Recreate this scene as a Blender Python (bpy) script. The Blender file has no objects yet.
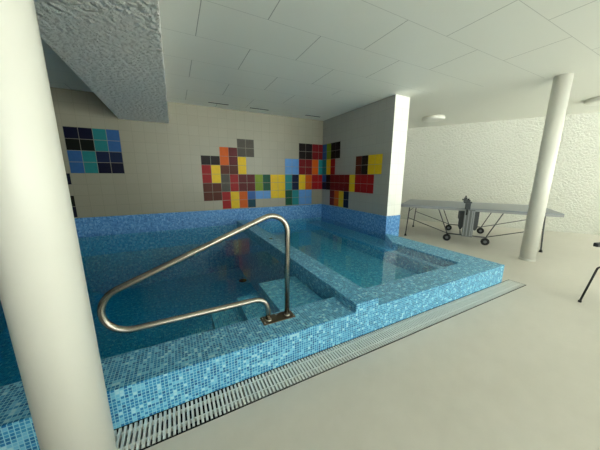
import bpy, bmesh, math, random
from mathutils import Vector, Matrix
random.seed(7)
sc = bpy.context.scene
COL = sc.collection
cos, sin, pi = math.cos, math.sin, math.pi

# ------------------------------------------------------------------ measures (metres)
ZC = 2.86                      # ceiling
YF, YI, YB = 1.446, 1.762, 5.877   # pool front face, inner face of the front coping, back wall
XR, XRI = 3.801, 3.343         # outer / inner edge of the right coping
XDL, XDR = 1.289, 1.546        # divider
T1, T3 = 0.247, 0.324          # coping height, divider height
WL = 0.234                     # water level
XPL, XPR, YPE = 3.73, 4.111, 3.447  # partition wall beside the pool
BAND = 0.612
PZ, SZ = -.9, -.09            # floors of the two basins
WA = -0.9815
WDIR = Vector((cos(WA), sin(WA), 0)); WNRM = Vector((-sin(WA), cos(WA), 0))
A = Vector((6.407, 5.877, 0)); A = A + WNRM * (8.559 - A.dot(WNRM))
A = A + WDIR * ((A.y - YB) / 0.8313)
B = A + WDIR * 9.5
EDIR = Vector((-WNRM.x, -WNRM.y, 0))
YFRONT = -4.6
Cc = B + EDIR * ((B.y - YFRONT) / WNRM.y)
XL = -2.5

# ------------------------------------------------------------------ mesh helpers
class MB:
    def __init__(s):
        s.v = []; s.f = []; s.sm = []; s.c = []
    def add(s, vs, fs, smooth=False, col=None):
        o = len(s.v); s.v += [tuple(v) for v in vs]
        for f in fs:
            s.f.append([i + o for i in f]); s.sm.append(smooth); s.c.append(col)
        return s
    def box(s, x0, x1, y0, y1, z0, z1, M=None, col=None):
        vs = [Vector((x, y, z)) for z in (z0, z1) for y in (y0, y1) for x in (x0, x1)]
        if M is not None: vs = [M @ v for v in vs]
        return s.add(vs, [(0, 2, 3, 1), (4, 5, 7, 6), (0, 1, 5, 4), (2, 6, 7, 3), (0, 4, 6, 2), (1, 3, 7, 5)], col=col)
    def prism(s, poly, z0, z1, M=None):
        n = len(poly)
        vs = [Vector((p[0], p[1], z0)) for p in poly] + [Vector((p[0], p[1], z1)) for p in poly]
        if M is not None: vs = [M @ v for v in vs]
        fs = [tuple(reversed(range(n))), tuple(range(n, 2 * n))]
        fs += [(i, (i + 1) % n, n + (i + 1) % n, n + i) for i in range(n)]
        return s.add(vs, fs)
    def lathe(s, prof, seg=32, M=None, smooth=True):
        # prof: (radius, z) from bottom to top, closed with caps
        vs = []
        for r, z in prof:
            for k in range(seg):
                a = 2 * pi * k / seg; vs.append(Vector((r * cos(a), r * sin(a), z)))
        if M is not None: vs = [M @ v for v in vs]
        fs = []
        for i in range(len(prof) - 1):
            for k in range(seg):
                k2 = (k + 1) % seg
                fs.append((i * seg + k, i * seg + k2, (i + 1) * seg + k2, (i + 1) * seg + k))
        s.add(vs, fs, smooth)
        o = len(s.v) - len(vs)
        s.f.append([o + k for k in reversed(range(seg))]); s.sm.append(False); s.c.append(None)
        s.f.append([o + (len(prof) - 1) * seg + k for k in range(seg)]); s.sm.append(False); s.c.append(None)
        return s
    def tube(s, pts, r, seg=12):
        pts = [Vector(p) for p in pts]; n = len(pts)
        T = []
        for i in range(n):
            a = pts[max(i - 1, 0)]; b = pts[min(i + 1, n - 1)]; T.append((b - a).normalized())
        up = Vector((0, 0, 1)) if abs(T[0].z) < .9 else Vector((1, 0, 0))
        N = T[0].cross(up).normalized(); vs = []
        for i in range(n):
            N = (N - T[i] * N.dot(T[i])).normalized(); Bn = T[i].cross(N)
            for k in range(seg):
                a = 2 * pi * k / seg; vs.append(pts[i] + (N * cos(a) + Bn * sin(a)) * r)
        fs = []
        for i in range(n - 1):
            for k in range(seg):
                k2 = (k + 1) % seg
                fs.append((i * seg + k, i * seg + k2, (i + 1) * seg + k2, (i + 1) * seg + k))
        s.add(vs, fs, True)
        o = len(s.v) - len(vs)
        s.f.append([o + k for k in reversed(range(seg))]); s.sm.append(False); s.c.append(None)
        s.f.append([o + (n - 1) * seg + k for k in range(seg)]); s.sm.append(False); s.c.append(None)
        return s
    def build(s, name, mat, parent=None, bevel=0, bseg=2, loc=None):
        me = bpy.data.meshes.new(name)
        off = Vector(loc) if loc is not None else Vector((0, 0, 0))
        me.from_pydata([tuple(Vector(v) - off) for v in s.v], [], s.f); me.update()
        bm = bmesh.new(); bm.from_mesh(me); bmesh.ops.recalc_face_normals(bm, faces=bm.faces)
        uv = bm.loops.layers.uv.new('UVMap')
        cl = bm.loops.layers.float_color.new('Col') if any(c for c in s.c) else None
        bm.faces.ensure_lookup_table()
        for i, f in enumerate(bm.faces):
            f.smooth = s.sm[i]
            n = f.normal; ax = max(range(3), key=lambda k: abs(n[k]))
            for l in f.loops:
                p = l.vert.co + off
                l[uv].uv = (p.y, p.z) if ax == 0 else ((p.x, p.z) if ax == 1 else (p.x, p.y))
                if cl is not None: l[cl] = (*(s.c[i] or (.5, .5, .5)), 1)
        bm.to_mesh(me); bm.free()
        o = bpy.data.objects.new(name, me); COL.objects.link(o)
        if loc is not None: o.location = off
        me.materials.append(mat)
        if parent is not None:
            o.parent = parent
            o.location = off - PLOC.get(parent.name, Vector((0, 0, 0))) if True else off
        if bevel:
            b = o.modifiers.new('bevel', 'BEVEL'); b.width = bevel; b.segments = bseg; b.limit_method = 'ANGLE'
        return o
PLOC = {}
def tag(o, label=None, cat=None, group=None, kind=None):
    for k, v in (('label', label), ('category', cat), ('group', group), ('kind', kind)):
        if v: o[k] = v
    return o
def thing(name, label, cat, loc=(0, 0, 0), group=None):
    o = bpy.data.objects.new(name, None); COL.objects.link(o)
    o.location = loc; o.empty_display_size = .1; PLOC[o.name] = Vector(loc)
    return tag(o, label, cat, group)
def arc(c, r, a0, a1, n=10):
    return [(c[0] + r * cos(a0 + (a1 - a0) * i / n), c[1] + r * sin(a0 + (a1 - a0) * i / n)) for i in range(n + 1)]
def fillet(pts, rads, n=10):
    """round the corners of a polyline"""
    pts = [Vector(p) for p in pts]; out = [pts[0]]
    for i in range(1, len(pts) - 1):
        p, a, b = pts[i], (pts[i - 1] - pts[i]).normalized(), (pts[i + 1] - pts[i]).normalized()
        r = rads[i - 1] if isinstance(rads, (list, tuple)) else rads
        ang = a.angle(b); d = r / math.tan(ang / 2); h = r / sin(ang / 2)
        c = p + (a + b).normalized() * h
        s_, e_ = p + a * d - c, p + b * d - c
        tot = s_.angle(e_)
        for k in range(n + 1):
            t = k / n
            out.append(c + (s_ * sin((1 - t) * tot) + e_ * sin(t * tot)) / sin(tot))
    out.append(pts[-1]); return out

# ------------------------------------------------------------------ material helpers
def lin(c):
    return tuple(((x / 255 + .055) / 1.055) ** 2.4 if x / 255 > .04045 else x / 255 / 12.92 for x in c)
def L4(c): return (*lin(c), 1)
class NT:
    def __init__(s, name):
        s.m = bpy.data.materials.new(name); s.m.use_nodes = True
        s.t = s.m.node_tree; s.n = s.t.nodes; s.p = s.n['Principled BSDF']; s.out = s.n['Material Output']
    def node(s, typ, **kw):
        n = s.n.new(typ)
        for k, v in kw.items(): setattr(n, k, v)
        return n
    def link(s, a, b): s.t.links.new(a, b)
    def val(s, x, sock):
        if hasattr(x, 'is_linked'): s.link(x, sock)
        else: sock.default_value = x
    def math(s, op, a, b=None, c=None):
        n = s.node('ShaderNodeMath', operation=op)
        for i, x in enumerate((a, b, c)):
            if x is not None: s.val(x, n.inputs[i])
        return n.outputs[0]
    def mix(s, f, a, b):
        n = s.node('ShaderNodeMix', data_type='RGBA')
        s.val(f, n.inputs[0]); s.val(a, n.inputs[6]); s.val(b, n.inputs[7]); return n.outputs[2]
    def ramp(s, f, stops, mode='LINEAR'):
        n = s.node('ShaderNodeValToRGB'); n.color_ramp.interpolation = mode
        e = n.color_ramp.elements
        while len(e) > 1: e.remove(e[-1])
        e[0].position, e[0].color = stops[0]
        for p, c in stops[1:]:
            x = e.new(p); x.color = c
        s.link(f, n.inputs[0]); return n.outputs[0]
    def noise(s, scale, detail=3, rough=.5, vec=None):
        n = s.node('ShaderNodeTexNoise'); n.inputs['Scale'].default_value = scale
        n.inputs['Detail'].default_value = detail; n.inputs['Roughness'].default_value = rough
        if vec is not None: s.link(vec, n.inputs['Vector'])
        return n.outputs['Fac']
    def bump(s, h, strength, dist):
        n = s.node('ShaderNodeBump'); n.inputs['Strength'].default_value = strength; n.inputs['Distance'].default_value = dist
        s.link(h, n.inputs['Height']); s.link(n.outputs[0], s.p.inputs['Normal']); return n.outputs[0]
    def geo(s): return s.node('ShaderNodeNewGeometry').outputs['Position']
    def uvxy(s):
        u = s.node('ShaderNodeUVMap'); x = s.node('ShaderNodeSeparateXYZ'); s.link(u.outputs[0], x.inputs[0])
        return x.outputs[0], x.outputs[1]
def simple(name, c, rough=.5, metal=0, var=.06, vscale=8, spec=.5, bump=0, bscale=60):
    t = NT(name); p = t.p
    f = t.noise(vscale, 4, .6, t.geo())
    col = L4(c); d = tuple(x * (1 - var) for x in col[:3]) + (1,); b = tuple(min(1, x * (1 + var)) for x in col[:3]) + (1,)
    t.link(t.mix(f, d, b), p.inputs['Base Color'])
    p.inputs['Roughness'].default_value = rough; p.inputs['Metallic'].default_value = metal
    p.inputs['Specular IOR Level'].default_value = spec
    if bump: t.bump(t.noise(bscale, 3, .6, t.geo()), bump, .002)
    return t.m

def mosaic(name, grout, cols, size=.0235, rough=.25, gw=.07, spec=.5):
    t = NT(name); u, v = t.uvxy(); p = t.p
    us, vs = t.math('DIVIDE', u, size), t.math('DIVIDE', v, size)
    fu, fv = t.math('FLOOR', us), t.math('FLOOR', vs)
    cmb = t.node('ShaderNodeCombineXYZ'); t.link(fu, cmb.inputs[0]); t.link(fv, cmb.inputs[1])
    wn = t.node('ShaderNodeTexWhiteNoise', noise_dimensions='2D'); t.link(cmb.outputs[0], wn.inputs['Vector'])
    cl = t.noise(.42, 1, .5, cmb.outputs[0])
    w = t.math('ADD', t.math('MULTIPLY', wn.outputs['Value'], .52), t.math('MULTIPLY', t.math('SUBTRACT', cl, .36), 1.7))
    n = len(cols)
    base = t.ramp(w, [(i / n, L4(c)) for i, c in enumerate(cols)], 'CONSTANT')
    du = t.math('ABSOLUTE', t.math('SUBTRACT', t.math('FRACT', us), .5)); dv = t.math('ABSOLUTE', t.math('SUBTRACT', t.math('FRACT', vs), .5))
    g = t.math('GREATER_THAN', t.math('MAXIMUM', du, dv), .5 - gw)
    t.link(t.mix(g, base, L4(grout)), p.inputs['Base Color'])
    t.link(t.math('MULTIPLY_ADD', g, .4, rough), p.inputs['Roughness'])
    p.inputs['Specular IOR Level'].default_value = spec
    return t.m

def walltile(name, tile, grout, size, ox, oz, rough=.35, ow=.012):
    t = NT(name); u, v = t.uvxy(); p = t.p
    us = t.math('DIVIDE', t.math('SUBTRACT', u, ox), size); vs = t.math('DIVIDE', t.math('SUBTRACT', v, oz), size)
    du = t.math('ABSOLUTE', t.math('SUBTRACT', t.math('FRACT', us), .5)); dv = t.math('ABSOLUTE', t.math('SUBTRACT', t.math('FRACT', vs), .5))
    g = t.math('GREATER_THAN', t.math('MAXIMUM', du, dv), .5 - ow)
    cmb = t.node('ShaderNodeCombineXYZ'); t.link(t.math('FLOOR', us), cmb.inputs[0]); t.link(t.math('FLOOR', vs), cmb.inputs[1])
    wn = t.node('ShaderNodeTexWhiteNoise', noise_dimensions='2D'); t.link(cmb.outputs[0], wn.inputs['Vector'])
    d = tuple(x * .975 for x in L4(tile)[:3]) + (1,); b = tuple(min(1, x * 1.015) for x in L4(tile)[:3]) + (1,)
    t.link(t.mix(g, t.mix(wn.outputs['Value'], d, b), L4(grout)), p.inputs['Base Color'])
    p.inputs['Roughness'].default_value = rough
    t.bump(t.math('SUBTRACT', 1, g), .25, .002)
    return t.m

def plaster(name, c, scale, strength, dist, rough=.8):
    t = NT(name); p = t.p; g = t.geo()
    v = t.node('ShaderNodeTexVoronoi', feature='SMOOTH_F1'); v.inputs['Scale'].default_value = scale; v.inputs['Smoothness'].default_value = .6
    dn = t.node('ShaderNodeTexNoise'); dn.inputs['Scale'].default_value = scale * .8; dn.inputs['Detail'].default_value = 2
    t.link(g, dn.inputs['Vector'])
    mx = t.node('ShaderNodeVectorMath', operation='MULTIPLY_ADD'); t.link(dn.outputs['Color'], mx.inputs[0]); mx.inputs[1].default_value = (.06,) * 3; t.link(g, mx.inputs[2])
    t.link(mx.outputs[0], v.inputs['Vector'])
    h = t.math('ADD', t.math('MULTIPLY', v.outputs['Distance'], -1.1), t.noise(scale * 1.7, 4, .6, g))
    p.inputs['Base Color'].default_value = L4(c); p.inputs['Roughness'].default_value = rough
    t.bump(h, strength, dist)
    return t.m

# materials
m_mos = mosaic('blue mosaic', (152, 212, 232), [(16, 98, 160), (24, 114, 176), (36, 130, 190), (62, 152, 204), (116, 194, 226), (172, 220, 236)], .0195, .3, .1, .3)
m_band = mosaic('band mosaic', (120, 172, 220), [(30, 96, 176), (52, 120, 196), (78, 142, 210), (100, 162, 220), (130, 184, 230)], .0205, .3, .09, .3)
m_basin = mosaic('basin mosaic', (150, 212, 226), [(8, 130, 198), (28, 156, 214), (74, 188, 230), (146, 218, 242)], .0205, .3, .09, .3)
m_wall = walltile('beige wall tile', (150, 146, 130), (134, 130, 116), .2018, .567, .628)
m_pier = walltile('dimmed wall tile', (164, 164, 158), (148, 148, 143), .2018, 5.877, .628)  # partition tile lowered to hold the shade on its pool side
m_endlit = walltile('daylit wall tile', (246, 246, 240), (226, 226, 220), .2018, XPL, .628)  # same partition tile, whitened: window light on the end face put into colour
m_rough = plaster('rough plaster', (222, 223, 214), 24, .9, .026)
m_beam = plaster('spray plaster', (250, 249, 244), 22, 1.0, .04)
m_absorb = simple('bounce absorbing grey', (74, 78, 80), .6)
m_white = simple('white paint', (238, 236, 224), .45, var=.03, vscale=2)
m_col = simple('column paint', (221, 220, 212), .4, var=.03, vscale=3)
m_steel = simple('brushed steel', (168, 162, 152), .27, 1, .05, 20)
m_dsteel = simple('dull steel', (110, 100, 88), .4, 1, .1, 30)
m_dark = simple('dark void', (14, 14, 14), .8)
m_black = simple('black plastic', (22, 22, 23), .45)
m_tubeg = simple('grey tube', (92, 94, 96), .4, .5)
m_tgrey = simple('table grey', (150, 156, 164), .4, var=.04)
m_tedge = simple('table edge grey', (165, 168, 172), .45)
m_panel = simple('panel grey', (120, 124, 126), .5)
m_panel2 = simple('dark panel grey', (78, 82, 86), .5)
m_grate = simple('grating steel', (232, 232, 226), .4, .1)
m_lamp = simple('opal plastic', (240, 240, 232), .4)
m_trim = simple('white trim', (232, 234, 230), .5)
m_frame = simple('window frame', (225, 225, 220), .5)

t = NT('cream floor'); g = t.geo()
f1 = t.noise(1.1, 5, .6, g); f2 = t.noise(9, 4, .65, g)
f = t.math('ADD', t.math('MULTIPLY', f1, .7), t.math('MULTIPLY', f2, .3))
t.link(t.ramp(f, [(.3, L4((208, 203, 193))), (.7, L4((222, 217, 208)))]), t.p.inputs['Base Color'])
t.link(t.ramp(f, [(.3, (.3, .3, .3, 1)), (.7, (.42, .42, .42, 1))]), t.p.inputs['Roughness'])
t.bump(f2, .06, .004); m_floor = t.m

t = NT('ceiling panels'); u, v = t.uvxy()      # 1.19 x 0.62 m panels laid in running bond
PH, PW, Y0, X0 = .6155, 1.19, .035, .342
row = t.math('DIVIDE', t.math('SUBTRACT', v, Y0), PH)
odd = t.math('FLOORED_MODULO', t.math('FLOOR', row), 2)
cx = t.math('ADD', t.math('DIVIDE', t.math('SUBTRACT', u, X0), PW), t.math('MULTIPLY', odd, .5))
dr = t.math('MULTIPLY', t.math('SUBTRACT', .5, t.math('ABSOLUTE', t.math('SUBTRACT', t.math('FRACT', row), .5))), PH)
dc = t.math('MULTIPLY', t.math('SUBTRACT', .5, t.math('ABSOLUTE', t.math('SUBTRACT', t.math('FRACT', cx), .5))), PW)
gr = t.math('LESS_THAN', dr, .0028); gc = t.math('LESS_THAN', dc, .0042)
dist = t.math('ADD', t.math('MULTIPLY', u, .829), t.math('MULTIPLY', v, .559))   # the panels stop short of the rough wall
gj = t.math('MAXIMUM', t.math('MULTIPLY', t.math('MULTIPLY', gr, .35), t.math('LESS_THAN', dist, 5.3)), t.math('MULTIPLY', t.math('MULTIPLY', gc, .6), t.math('LESS_THAN', dist, 4.5)))
t.link(t.mix(gj, L4((230, 231, 223)), L4((90, 92, 88))), t.p.inputs['Base Color'])
t.p.inputs['Roughness'].default_value = .55
t.bump(t.math('SUBTRACT', 1, gj), .4, .004); m_ceil = t.m

t = NT('glazed colour tile'); a = t.node('ShaderNodeAttribute', attribute_name='Col')
nz = t.noise(14, 3, .6, t.geo())
mm = t.node('ShaderNodeMix', data_type='RGBA', blend_type='MULTIPLY'); mm.inputs[0].default_value = 1
t.link(a.outputs['Color'], mm.inputs[6]); t.link(t.ramp(nz, [(.2, (.85, .85, .85, 1)), (.8, (1, 1, 1, 1))]), mm.inputs[7])
t.link(mm.outputs[2], t.p.inputs['Base Color']); t.p.inputs['Roughness'].default_value = .4; t.p.inputs['Specular IOR Level'].default_value = .15; m_ctile = t.m

def watermat(name, col, dens, tint):
    t = NT(name); t.n.remove(t.p)
    gN = t.node('ShaderNodeNewGeometry')
    dt = t.node('ShaderNodeVectorMath', operation='DOT_PRODUCT'); t.link(gN.outputs['Incoming'], dt.inputs[0]); t.link(gN.outputs['Normal'], dt.inputs[1])
    k = t.math('POWER', t.math('SUBTRACT', 1, t.math('ABSOLUTE', dt.outputs['Value'])), 5)
    fr = t.math('MULTIPLY_ADD', k, .98, .02)
    nz = t.noise(5, 2, .5, gN.outputs['Position'])
    b = t.node('ShaderNodeBump'); b.inputs['Strength'].default_value = .04; b.inputs['Distance'].default_value = .012; t.link(nz, b.inputs['Height'])
    gl = t.node('ShaderNodeBsdfGlossy'); gl.inputs['Roughness'].default_value = .02; t.link(b.outputs[0], gl.inputs['Normal'])
    tr = t.node('ShaderNodeBsdfTransparent'); tr.inputs['Color'].default_value = tint
    mx = t.node('ShaderNodeMixShader'); t.link(fr, mx.inputs[0]); t.link(tr.outputs[0], mx.inputs[1]); t.link(gl.outputs[0], mx.inputs[2])
    t.link(mx.outputs[0], t.out.inputs['Surface'])
    va = t.node('ShaderNodeVolumeAbsorption'); va.inputs['Color'].default_value = (*col, 1); va.inputs['Density'].default_value = dens
    t.link(va.outputs[0], t.out.inputs['Volume'])
    return t.m
m_water = watermat('deep pool water', (0, .78, .88), .55, (1, 1, 1, 1))
m_water2 = watermat('shallow pool water', (0, .78, .88), .55, (1, 1, 1, 1))

t = NT('window glass'); t.n.remove(t.p)
tr = t.node('ShaderNodeBsdfTransparent'); tr.inputs['Color'].default_value = (.95, .98, .95, 1)
gl = t.node('ShaderNodeBsdfGlossy'); gl.inputs['Roughness'].default_value = .01
mx = t.node('ShaderNodeMixShader'); mx.inputs[0].default_value = .06
t.link(tr.outputs[0], mx.inputs[1]); t.link(gl.outputs[0], mx.inputs[2]); t.link(mx.outputs[0], t.out.inputs['Surface']); m_glass = t.m
t = NT('pale bounce ground'); f = t.noise(6, 5, .6, t.geo())
t.link(t.ramp(f, [(.3, L4((186, 186, 176))), (.7, L4((214, 214, 204)))]), t.p.inputs['Base Color']); t.p.inputs['Roughness'].default_value = .9; m_bounce = t.m

def struct(o, label=None):
    return tag(o, label, None, None, 'structure')

# ------------------------------------------------------------------ room shell
def wx(y): return A.x + (A.y - y) / .8313 * WDIR.x
GY = 1.252                                        # front edge of the grating channel
GX = 3.99
f = MB()
def slab(poly): f.prism(poly, -.12, 0)
slab([(XL, YFRONT), (Cc.x, YFRONT), (B.x, B.y), (wx(GY), GY), (XL, GY)])
slab([(GX, GY), (wx(GY), GY), (wx(YF), YF), (GX, YF)])
slab([(XR, YF), (wx(YF), YF), (A.x, A.y), (XR, YB)])
struct(f.build('floor', m_floor), 'cream seamless floor')
c = MB(); c.prism([(XL - .2, YFRONT - .2), (Cc.x, YFRONT - .2), (B.x + .2, B.y - .1), (B.x + .25, B.y + .1), (A.x + .3, YB + .2), (XL - .2, YB + .2)], ZC, ZC + .15)
struct(c.build('ceiling', m_ceil), 'white panelled ceiling')
struct(MB().box(XL - .2, A.x + .3, YB, YB + .2, -1.0, ZC).build('wall_back', m_wall), 'beige tiled back wall')
struct(MB().box(XL - .2, XL, YFRONT - .2, YB, -1.0, ZC).build('wall_left', m_absorb))  # unseen wall, coloured dark to cut light bounced onto the back wall
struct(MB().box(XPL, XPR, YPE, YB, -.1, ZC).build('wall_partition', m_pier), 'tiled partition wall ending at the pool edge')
MW = Matrix.Translation(A) @ Matrix.Rotation(WA, 4, 'Z')
struct(MB().box(-.35, 9.5, 0, .2, -.12, ZC, MW).build('wall_right', m_rough), 'rough white plaster wall')
# mosaic bands along the foot of the walls
struct(MB().box(XL, XPL, YB - .006, YB, WL, BAND).build('trim_1', m_band), 'blue mosaic band along the back wall')
b = MB(); b.box(XPL - .006, XPL, YPE - .006, YB - .006, .0, BAND); b.box(XPL, XPR, YPE - .006, YPE, .0, BAND); b.box(XPR, XPR + .006, YPE - .006, YB, 0, BAND)
struct(b.build('trim_2', m_band), 'blue mosaic band around the partition wall')
struct(MB().box(XPL, XPR, YPE - .005, YPE, BAND, ZC).build('partition_end_lit', m_endlit), 'tiled end of the partition wall with daylight painted into its colour')
# plastered beam under the ceiling
struct(MB().box(-.826, .014, YFRONT, YB, 2.443, ZC).build('ceiling_beam', m_beam, bevel=.01), 'rough plastered beam under the ceiling')
# glazed walls behind the viewer and at the far right end
wf = MB(); wf.box(XL, Cc.x, YFRONT - .2, YFRONT, -.12, .12); wf.box(XL, Cc.x, YFRONT - .2, YFRONT, 2.62, ZC)
wins = []
n = 4; x0, x1 = -.4, Cc.x - .2; wdt = (x1 - x0) / n
for i in range(n + 1):
    wf.box(x0 + i * wdt - .07, x0 + i * wdt + .07, YFRONT - .2, YFRONT, .12, 2.62)
wf.box(XL, x0 - .07, YFRONT - .2, YFRONT, .12, 2.62); wf.box(x1 + .07, Cc.x, YFRONT - .2, YFRONT, .12, 2.62)
struct(wf.build('wall_front', m_white))
ME = Matrix.Translation(Cc) @ Matrix.Rotation(math.atan2(-EDIR.y, -EDIR.x), 4, 'Z')
EL = (B - Cc).length
we = MB(); we.box(0, EL, -.2, 0, -.12, .12, ME); we.box(0, EL, -.2, 0, 2.62, ZC, ME)
ne = 3; we_ = (EL - .3) / ne
for i in range(ne + 1): we.box(.15 + i * we_ - .06, .15 + i * we_ + .06, -.2, 0, .12, 2.62, ME)
we.box(0, .09, -.2, 0, .12, 2.62, ME); we.box(EL - .09, EL + .05, -.2, 0, .12, 2.62, ME)
struct(we.build('wall_end', m_white))
wi = 0
def window(a, b, M=None):
    global wi; wi += 1
    z0, z1, fw = .12, 2.62, .05
    fm = MB(); fm.box(a, b, -.14, -.08, z0, z0 + fw, M); fm.box(a, b, -.14, -.08, z1 - fw, z1, M)
    fm.box(a, a + fw, -.14, -.08, z0 + fw, z1 - fw, M); fm.box(b - fw, b, -.14, -.08, z0 + fw, z1 - fw, M)
    fo = struct(fm.build('window_%d' % wi, m_frame))
    MB().box(a + fw, b - fw, -.113, -.107, z0 + fw, z1 - fw, M).build('window_pane', m_glass, fo)
MF = Matrix.Translation((0, YFRONT, 0))
for i in range(n): window(x0 + i * wdt + .07, x0 + (i + 1) * wdt - .07, MF)
for i in range(ne): window(.15 + i * we_ + .06, .15 + (i + 1) * we_ - .06, ME)
struct(MB().box(-12, 20, YFRONT - 2.2, YFRONT - .25, -.3, -.2).build('ground', m_bounce))  # unseen ground outside, added and kept pale to bounce light up indoors

# ------------------------------------------------------------------ the raised pool
pool = thing('swimming_pool', 'raised blue mosaic pool with a deep basin and a shallow basin behind it', 'pool', (1.0, YF, 0))
MB().box(XL, XDL, YF, YI, -1.0, T1).build('front_wall', m_mos, pool, .003)
MB().box(XDL, XDR, YF, YB - .006, -1.0, T3).build('divider_wall', m_mos, pool, .003)
MB().box(XDR, XR, YF, YI, -1.0, T1).build('front_wall', m_mos, pool, .003)
MB().prism([(XRI, YI), (XR, YI), (XR, YPE - .006), (XPL, YPE - .006), (XRI, 2.92)], -1.0, T1).build('side_wall', m_mos, pool, .003)
MB().box(XL, XL + .01, YI, YB - .006, PZ, T1).build('basin_wall', m_basin, pool)
MB().box(XL + .01, XPL, YB - .006, YB, PZ, WL).build('basin_wall', m_basin, pool)
MB().box(XL, XDL, YI, YB, -1.1, PZ).build('basin_floor', m_basin, pool)
MB().box(XDR, XRI, YI, YB, -.25, SZ).build('basin_floor', m_basin, pool)
bn = MB(); bn.box(3.225, XRI, YI, YB - .006, SZ, .118); bn.prism([(XRI, 2.92), (XPL - .006, YPE - .006), (XPL - .006, YB - .006), (XRI, YB - .006)], SZ - .2, .118)
bn.build('bench_ledge', m_basin, pool)
for i, (xe, zt) in enumerate([(.80, .117), (.53, -.004), (.24, -.135), (-.02, -.266), (-.30, -.395), (-.58, -.52), (-.86, -.65)]):
    xr = [XDL, .80, .53, .24, -.02, -.30, -.58][i]
    MB().box(xe, xr, YI, 2.65, PZ, zt).build('step', m_basin, pool, .003)
MB().lathe([(.085, 0), (.085, .008), (.055, .012), (.05, .012)], 24, Matrix.Translation((1.17, 5.06, PZ))).build('floor_inlet', m_dsteel, pool)
MB().lathe([(.03, 0), (.03, .004), (.018, .005)], 20, Matrix.Translation((1.414, 3.85, T3))).build('nozzle_cap', m_dsteel, pool)
e = .012
w = MB().box(XL + .011, XDL + e, YI - e, YB - .007, PZ - .02, WL).build('deep_water', m_water)
tag(w, 'still deep blue green water filling the large left basin', 'water', None, 'stuff')
w = MB().box(XDR - e, XRI + e, YI - e, YB - .007, SZ - .02, WL - .001)
w = w.build('shallow_water', m_water2)
tag(w, 'clear light blue water in the small shallow basin beside partition wall', 'water', None, 'stuff')
w = MB().prism([(XRI + e, 2.92), (XPL - .007, YPE - .02), (XPL - .007, YB - .007), (XRI + e, YB - .007)], SZ - .02, WL - .001).build('ledge_water', m_water2)
tag(w, 'narrow strip of water over the ledge at the foot of partition wall', 'water', None, 'stuff')

# ------------------------------------------------------------------ overflow grating along the pool foot
gt = thing('drain_grating', 'long steel drain grating set in the floor along the pool front', 'grating', (.5, GY, 0))
ch = MB(); ch.box(XL, GX, GY, YF, -.12, -.06); 
ch.build('channel', m_dark, gt)
fr = MB(); fr.box(XL, GX, GY, GY + .008, -.06, .002); fr.box(XL, GX, YF - .006, YF, -.06, .002); fr.box(GX - .008, GX, GY + .008, YF - .006, -.06, .002)
fr.build('edge_frame', m_dark, gt)
sl = MB(); x = XL + .02
while x < GX - .02:
    sl.box(x, x + .0135, GY + .010, YF - .008, -.03, .003); x += .0245
for yy in (YF - .045, YF - .135): sl.box(XL, GX - .01, yy - .004, yy + .004, -.02, .0035)
sl.build('slats', m_grate, gt)

# ------------------------------------------------------------------ stainless handrail
RY = 1.68
hr = thing('handrail', 'bent stainless steel handrail loop standing on the pool coping over steps', 'handrail', (.66, RY, T1))
zt = lambda x: .992 + .39 * (x - .315)
fp = fillet([Vector((x, RY, z)) for x, z in ((.745, T1), (.757, zt(.757)), (-1.075, .45), (.575, .45), (.580, T1))], [.135, .1447, .105], 14)
MB().tube(fp, .0205, 16).build('rail_tube', m_steel, hr)
MB().box(.525, .80, RY - .055, RY + .06, T1, T1 + .006).build('mounting_plate', m_dsteel, hr, .003)
for x in (.742, .580):
    MB().lathe([(.030, 0), (.030, .004), (.0215, .012)], 24, Matrix.Translation((x, RY, T1 + .006))).build('foot_collar', m_steel, hr)
for x, y in ((.54, RY - .035), (.54, RY + .04), (.785, RY - .035), (.785, RY + .04), (.66, RY + .04)):
    MB().lathe([(.009, 0), (.009, .004), (.006, .007)], 12, Matrix.Translation((x, y, T1 + .006))).build('bolt', m_steel, hr)

# ------------------------------------------------------------------ coloured tiles
TC = dict(Y=(236, 196, 40), R=(160, 28, 34), r=(118, 22, 30), O=(214, 96, 26), M=(94, 24, 30), N=(88, 38, 26), K=(24, 12, 14), G=(132, 156, 44),
          g=(18, 84, 62), B=(58, 104, 172), b=(98, 154, 218), T=(40, 136, 142), V=(22, 34, 66), D=(82, 78, 72), t=(20, 66, 84), k=(14, 18, 14), n=(12, 14, 40), u=(48, 92, 148), c=(38, 122, 126))  # u, c: blue and teal darkened to carry the shade on the left block
S = .2018; Z0 = .628
def mural(name, rows, pos, label, z_top_row):
    m = MB()
    for ri, row in enumerate(rows):
        zr = z_top_row - ri
        for ci, ch_ in enumerate(row):
            if ch_ == '.': continue
            z0 = Z0 + zr * S
            pos(m, ci, z0 + .0035, z0 + S - .0035, lin(TC[ch_]))
    o = m.build(name, m_ctile)
    return tag(o, label, 'tiles')
def pb(x0):
    def f_(m, ci, z0, z1, c_):
        a = x0 + ci * S; b_ = min(a + S, XPL)
        m.box(a + .0035, b_ - .0035, YB - .003, YB, z0, z1, None, c_)
    return f_
mural('tile_mural', ['....DD......KKrr', '..OMDD......KKrr', 'KKOMY.....bbrrOT', 'RYNNY.....bbrrOT', 'RYDRMMGgYYTVYORR', 'NNDRMMGgYYTVYORR', 'NNRYOBbbYYgTbb..', '..RYOt....gTbb..'],
      pb(.567), 'large stepped mural of coloured square tiles on the beige back wall', 7)
mural('tile_mural', ['nncu', 'kkcu', 'ucVV', 'ucnn'], pb(.567 - 11 * S), 'square block of navy and teal tiles on the back wall beside the thick column', 7)
mural('tile_mural', ['n'], pb(.567 - 12.06 * S), 'single near black tile just below the blue block at the thick column', 3)
mural('tile_mural', ['k', 'n'], pb(.567 - 12.06 * S), 'pair of near black tiles above the mosaic band at the thick column', 1)
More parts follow.
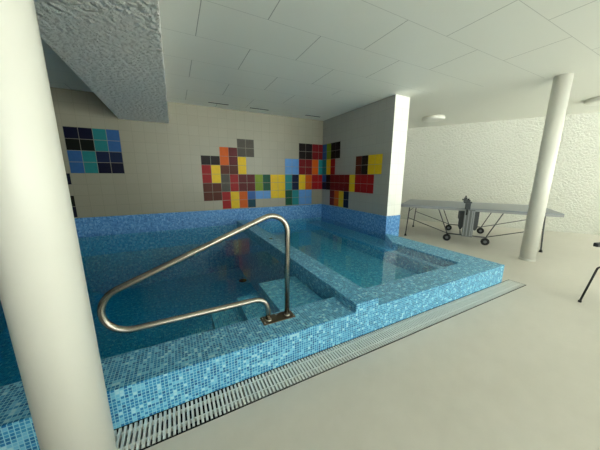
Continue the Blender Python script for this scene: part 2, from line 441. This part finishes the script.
def pp(m, ci, z0, z1, c_):
    a = YB - ci * S
    m.box(XPL - .003, XPL, a - S + .0035, a - .0035, z0, z1, None, c_)
mural('tile_mural', ['BGKK', 'BGKK', 'TYR....NKYY', 'TYR....NKYY', 'BKrrrrYRRR', 'VKrrrrYRRR', '..rOYV', '..rOYV'], pp,
      'red, black and yellow tile mural on the grey partition wall', 7)

# ------------------------------------------------------------------ columns
def column(x, y, label):
    o = thing('round_column', label, 'column', (x, y, 0))
    MB().lathe([(.105, 0), (.105, ZC)], 64, Matrix.Translation((x, y, 0))).build('shaft', m_col, o)
    MB().lathe([(.112, 0), (.112, .03), (.107, .034)], 64, Matrix.Translation((x, y, 0))).build('base_ring', m_col, o)
column(-.438, 1.123, 'thick cream round column in the foreground beside the drain grating')
column(5.272, 1.714, 'slim white round column standing in front of the grey table')

# ------------------------------------------------------------------ ceiling lights and vents
def clamp_light(x, y, label):
    o = thing('ceiling_light', label, 'lamp', (x, y, ZC), 'round ceiling lights')
    MB().lathe([(.24, -.02), (.24, 0)], 48, Matrix.Translation((x, y, ZC))).build('base', m_white, o)
    MB().lathe([(.17, -.085), (.225, -.078), (.25, -.06), (.255, -.03), (.25, -.02)], 48, Matrix.Translation((x, y, ZC))).build('diffuser', m_lamp, o)
clamp_light(5.95, 4.22, 'round white ceiling light beside the partition wall')
clamp_light(7.40, 1.76, 'round white ceiling light cut by the right edge of the photo')
for x0_, x1_, lb in ((.76, 1.16, 'dark slot vent in the ceiling above the orange tiles, leftmost of three'), (1.62, 2.05, 'dark slot vent in the ceiling, second of three from the beam'), (3.0, 3.42, 'faint slot vent in the ceiling nearest to the partition wall')):
    o = thing('ceiling_vent', lb, 'vent', ((x0_ + x1_) / 2, 5.54, ZC), 'slot vents over the back wall')
    MB().box(x0_, x1_, 5.515, 5.565, ZC - .004, ZC).build('slot', m_dark, o)
    fr = MB(); fr.box(x0_ - .01, x1_ + .01, 5.505, 5.515, ZC - .003, ZC); fr.box(x0_ - .01, x1_ + .01, 5.565, 5.575, ZC - .003, ZC)
    fr.build('vent_frame', m_trim, o)

# ------------------------------------------------------------------ table tennis table
TA = -1.0458
TO = Vector((4.637, 3.913, 0))
MT = Matrix.Translation(TO) @ Matrix.Rotation(TA, 4, 'Z')
tb = thing('table_tennis_table', 'grey folding table tennis table on black wheels by the rough plaster wall', 'table', tuple(MT @ Vector((1.345, .76, 0))))
LC = 1.345; LE = 2.70
def tube_l(pts, r, name, mat, seg=10):
    return MB().tube([MT @ Vector(p) for p in pts], r, seg).build(name, mat, tb)
for a, b in ((.0, LC - .006), (LC + .006, LE)):
    MB().box(a, b, 0, 1.525, .738, .76, MT).build('tabletop', m_tgrey, tb, .002)
    r_ = MB()
    for w0, w1 in ((.0, .018), (1.507, 1.525)): r_.box(a, b, w0, w1, .70, .7375, MT)
    for l0, l1 in ((a, a + .018), (b - .018, b)): r_.box(l0, l1, .018, 1.507, .70, .7375, MT)
    r_.build('table_rim', m_tedge, tb)
for sgn in (-1, 1):
    le = lambda d: LC + sgn * d
    for w in (.15, 1.375):
        leg = tube_l([(le(1.15), w, .70), (le(1.19), w, .03)], .013, 'leg', m_tubeg)
        MB().lathe([(.03, 0), (.026, .02), (.016, .05)], 16, MT @ Matrix.Translation((le(1.19), w, 0))).build('leg_foot', m_black, tb)
        tube_l([(le(1.165), w, .44), (le(.34), w, .17)], .009, 'brace', m_tubeg)
        tube_l([(le(.57), w, .72), (le(.34), w, .16)], .011, 'support_strut', m_tubeg)
        whl = MB().lathe([(.062, -.02), (.075, -.014), (.075, .014), (.062, .02)], 28, MT @ Matrix.Translation((le(.34), w, .075)) @ Matrix.Rotation(pi / 2, 4, 'X')).build('wheel', m_black, tb)
        MB().lathe([(.03, -.024), (.03, .024)], 20, MT @ Matrix.Translation((le(.34), w, .075)) @ Matrix.Rotation(pi / 2, 4, 'X')).build('wheel_hub', m_panel, whl)
        whl.children[0].location = (0, 0, 0)
        tube_l([(le(.34), w + .03, .075), (le(.34), w + .03, .17)], .012, 'wheel_fork', m_tubeg)
    tube_l([(le(1.155), .15, .6), (le(1.155), 1.375, .6)], .009, 'cross_bar', m_tubeg)
for w in (.15, 1.375): tube_l([(LC - .36, w, .165), (LC + .36, w, .165)], .013, 'base_bar', m_tubeg)
tube_l([(LC - .1, .15, .165), (LC - .1, 1.375, .165)], .013, 'base_bar', m_tubeg)
tube_l([(LC + .1, .15, .165), (LC + .1, 1.375, .165)], .013, 'base_bar', m_tubeg)
# upright side panels of the folding unit, ribbed, and rounded storage panels
def yz(poly, w0, w1):
    m = MB(); nn = len(poly)
    vs = [MT @ Vector((p[0], w0, p[1])) for p in poly] + [MT @ Vector((p[0], w1, p[1])) for p in poly]
    fs = [tuple(range(nn)), tuple(range(2 * nn - 1, nn - 1, -1))] + [(i, nn + i, nn + (i + 1) % nn, (i + 1) % nn) for i in range(nn)]
    return m.add(vs, fs)
for w0, w1, s in ((-.012, .06, -1), (1.465, 1.537, 1)):
    pn = yz([(LC - .085, .165), (LC + .105, .165), (LC + .095, .735), (LC - .075, .735)], w0, w1).build('side_panel', m_panel, tb, .006)
    ob = w0 - .012 if s < 0 else w1
    rb = MB()
    for q in (-.07, -.012, .045, .075):
        rb.box(LC + q, LC + q + .02, ob, ob + .012, .19, .71, MT)
    r_ = rb.build('panel_rib', m_tedge, pn); r_.location = (0, 0, 0)
    for q in (-.165, .085):
        a, b_ = LC + q, LC + q + .09
        rr = [(a + .03, .30), (b_ - .03, .30), (b_, .36), (b_, .69), (b_ - .02, .73), (a + .02, .73), (a, .69), (a, .36)]
        yz(rr, .075 if s < 0 else 1.40, .125 if s < 0 else 1.45).build('storage_panel', m_panel2, tb, .005)
for w, up_ in ((-.03, .065), (1.555, 0)):
    np_ = MB(); np_.box(LC - .060, LC - .030, w - .012, w + .012, .62, .915 + up_ * .7, MT)
    post = np_.build('net_post', m_black, tb, .004)
    bk = MB(); bk.box(LC - .12, LC + .02, w - .018, w + .03, .80 + up_, .835 + up_, MT); bk.box(LC - .09, LC + .005, w - .03, w + .03, .74, .80 + up_, MT); bk.box(LC - .08, LC - .01, w - .022, w + .022, .835 + up_, .87 + up_, MT)
    o = bk.build('post_clamp', m_panel2, post, .004); o.location = (0, 0, 0)

# ------------------------------------------------------------------ chair at the right edge
FD = Vector((-.94, .342, 0)); SD = Vector((.342, .94, 0))       # the way the chair faces, and its side nearest the pool
MC = Matrix(((FD.x, -SD.x, 0, 0), (FD.y, -SD.y, 0, 0), (0, 0, 1, 0), (0, 0, 0, 1)))
c0 = Vector((3.975, .775, 0)) - FD * .26 - SD * .235
MC = Matrix.Translation(c0) @ MC                                     # local +x faces forward
chair = thing('chair', 'black metal framed armchair cut off by the right edge of the photo', 'chair', tuple(c0))
def cl_(p): return MC @ Vector(p)
def shell(f_, nu, nv, th):
    vs = []; fs = []
    for layer in (0, 1):
        for i in range(nu + 1):
            for j in range(nv + 1):
                p, nrm = f_(i / nu, j / nv); vs.append(cl_(Vector(p) + Vector(nrm) * th * layer))
    k = (nu + 1) * (nv + 1); ix = lambda l, i, j: l * k + i * (nv + 1) + j
    for i in range(nu):
        for j in range(nv):
            fs.append((ix(0, i, j), ix(0, i, j + 1), ix(0, i + 1, j + 1), ix(0, i + 1, j)))
            fs.append((ix(1, i, j), ix(1, i + 1, j), ix(1, i + 1, j + 1), ix(1, i, j + 1)))
    for i in range(nu):
        fs.append((ix(0, i, 0), ix(0, i + 1, 0), ix(1, i + 1, 0), ix(1, i, 0))); fs.append((ix(0, i, nv), ix(1, i, nv), ix(1, i + 1, nv), ix(0, i + 1, nv)))
    for j in range(nv):
        fs.append((ix(0, 0, j), ix(1, 0, j), ix(1, 0, j + 1), ix(0, 0, j + 1))); fs.append((ix(0, nu, j), ix(0, nu, j + 1), ix(1, nu, j + 1), ix(1, nu, j)))
    return MB().add(vs, fs, True)
inv = MC.inverted(); bend = inv @ Vector((4.062, .725, .42)); tip = inv @ Vector((4.18, .79, .64))
by, ty = abs(bend.y), abs(tip.y)
for s in (1, -1):
    pts = [(.26, s * .235, .012), (bend.x, s * by, .42), (-.19, s * .17, .40)]
    MB().tube(fillet([cl_(p) for p in pts], [.03], 8), .0095, 12).build('leg', m_black, chair)
    pts = [(-.25, s * .20, .012), (-.17, s * .18, .42), (-.20, s * .20, .64), (-.27, s * .18, .84)]
    MB().tube(fillet([cl_(p) for p in pts], [.2, .2], 6), .0095, 12).build('leg', m_black, chair)
    for q in ((.26, s * .235), (-.25, s * .20)):
        MB().lathe([(.015, 0), (.015, .02), (.011, .025)], 14, MC @ Matrix.Translation((q[0], q[1], 0))).build('leg_cap', m_black, chair)
    MB().box(-.22, tip.x + .03, s * ty - .022, s * ty + .022, .622, .668, MC).build('armrest', m_black, chair, .008)
    MB().tube([cl_((-.2, s * .19, .645)), cl_((-.2, s * ty, .645))], .0095, 10).build('arm_bracket', m_black, chair)
shell(lambda u, v: (((.5 - u) * .36, (v - .5) * (.34 + .02 * u), .452 - .02 * sin(pi * v) * sin(pi * u) - .02 * (1 - u) ** 2), (0, 0, 1)), 10, 10, .012).build('seat', m_black, chair)
shell(lambda u, v: ((-.185 - .07 * u - .04 * sin(pi * v), (v - .5) * .42, .625 + u * .23 + .02 * sin(pi * v) * (u - .5)), (-1, 0, 0)), 8, 12, .014).build('backrest', m_black, chair)

# ------------------------------------------------------------------ camera
cam = bpy.data.cameras.new('camera'); co = bpy.data.objects.new('camera', cam); COL.objects.link(co)
F, ROLL, PITCH, YAW, H = 240.82, .0026, .1997, .4758, 1.3926
sy, cy, sp, cp = sin(YAW), cos(YAW), sin(PITCH), cos(PITCH)
fwd = Vector((sy * cp, cy * cp, -sp)); rt = Vector((cy, -sy, 0)); up = rt.cross(fwd)
r2 = rt * cos(ROLL) + up * sin(ROLL); u2 = up * cos(ROLL) - rt * sin(ROLL)
M = Matrix((r2, u2, -fwd)).transposed().to_4x4(); M.translation = (0, 0, H)
co.matrix_world = M
cam.sensor_width = 36; cam.lens = F * 36 / 600; cam.clip_start = .02; cam.clip_end = 200
sc.camera = co

# ------------------------------------------------------------------ light: overcast sky, plus an added glow from below, through the windows
wd = bpy.data.worlds.new('overcast sky'); sc.world = wd; wd.use_nodes = True
nt = wd.node_tree; bg = nt.nodes['Background']
tc = nt.nodes.new('ShaderNodeTexCoord'); sx = nt.nodes.new('ShaderNodeSeparateXYZ'); nt.links.new(tc.outputs['Generated'], sx.inputs[0])
rp = nt.nodes.new('ShaderNodeValToRGB'); nt.links.new(sx.outputs[2], rp.inputs[0])
mr = nt.nodes.new('ShaderNodeMath'); mr.operation = 'MULTIPLY_ADD'; mr.inputs[1].default_value = .5; mr.inputs[2].default_value = .5
nt.links.new(sx.outputs[2], mr.inputs[0]); nt.links.new(mr.outputs[0], rp.inputs[0])
e_ = rp.color_ramp.elements      # bright lower half added to light the ceiling, soft overcast sky above it
e_[0].position = .47; e_[0].color = (1.0, .985, .955, 1); e_[1].position = .52; e_[1].color = (.41, .41, .395, 1)
x_ = e_.new(1.0); x_.color = (.53, .535, .52, 1)
nt.links.new(rp.outputs[0], bg.inputs[0]); bg.inputs[1].default_value = 13.0

sc.view_settings.view_transform = 'Standard'; sc.view_settings.look = 'None'
sc.view_settings.gamma = 1; sc.view_settings.use_curve_mapping = False
sc.view_settings.exposure = -0.02
sc.cycles.max_bounces = 10; sc.cycles.diffuse_bounces = 6; sc.cycles.transparent_max_bounces = 16
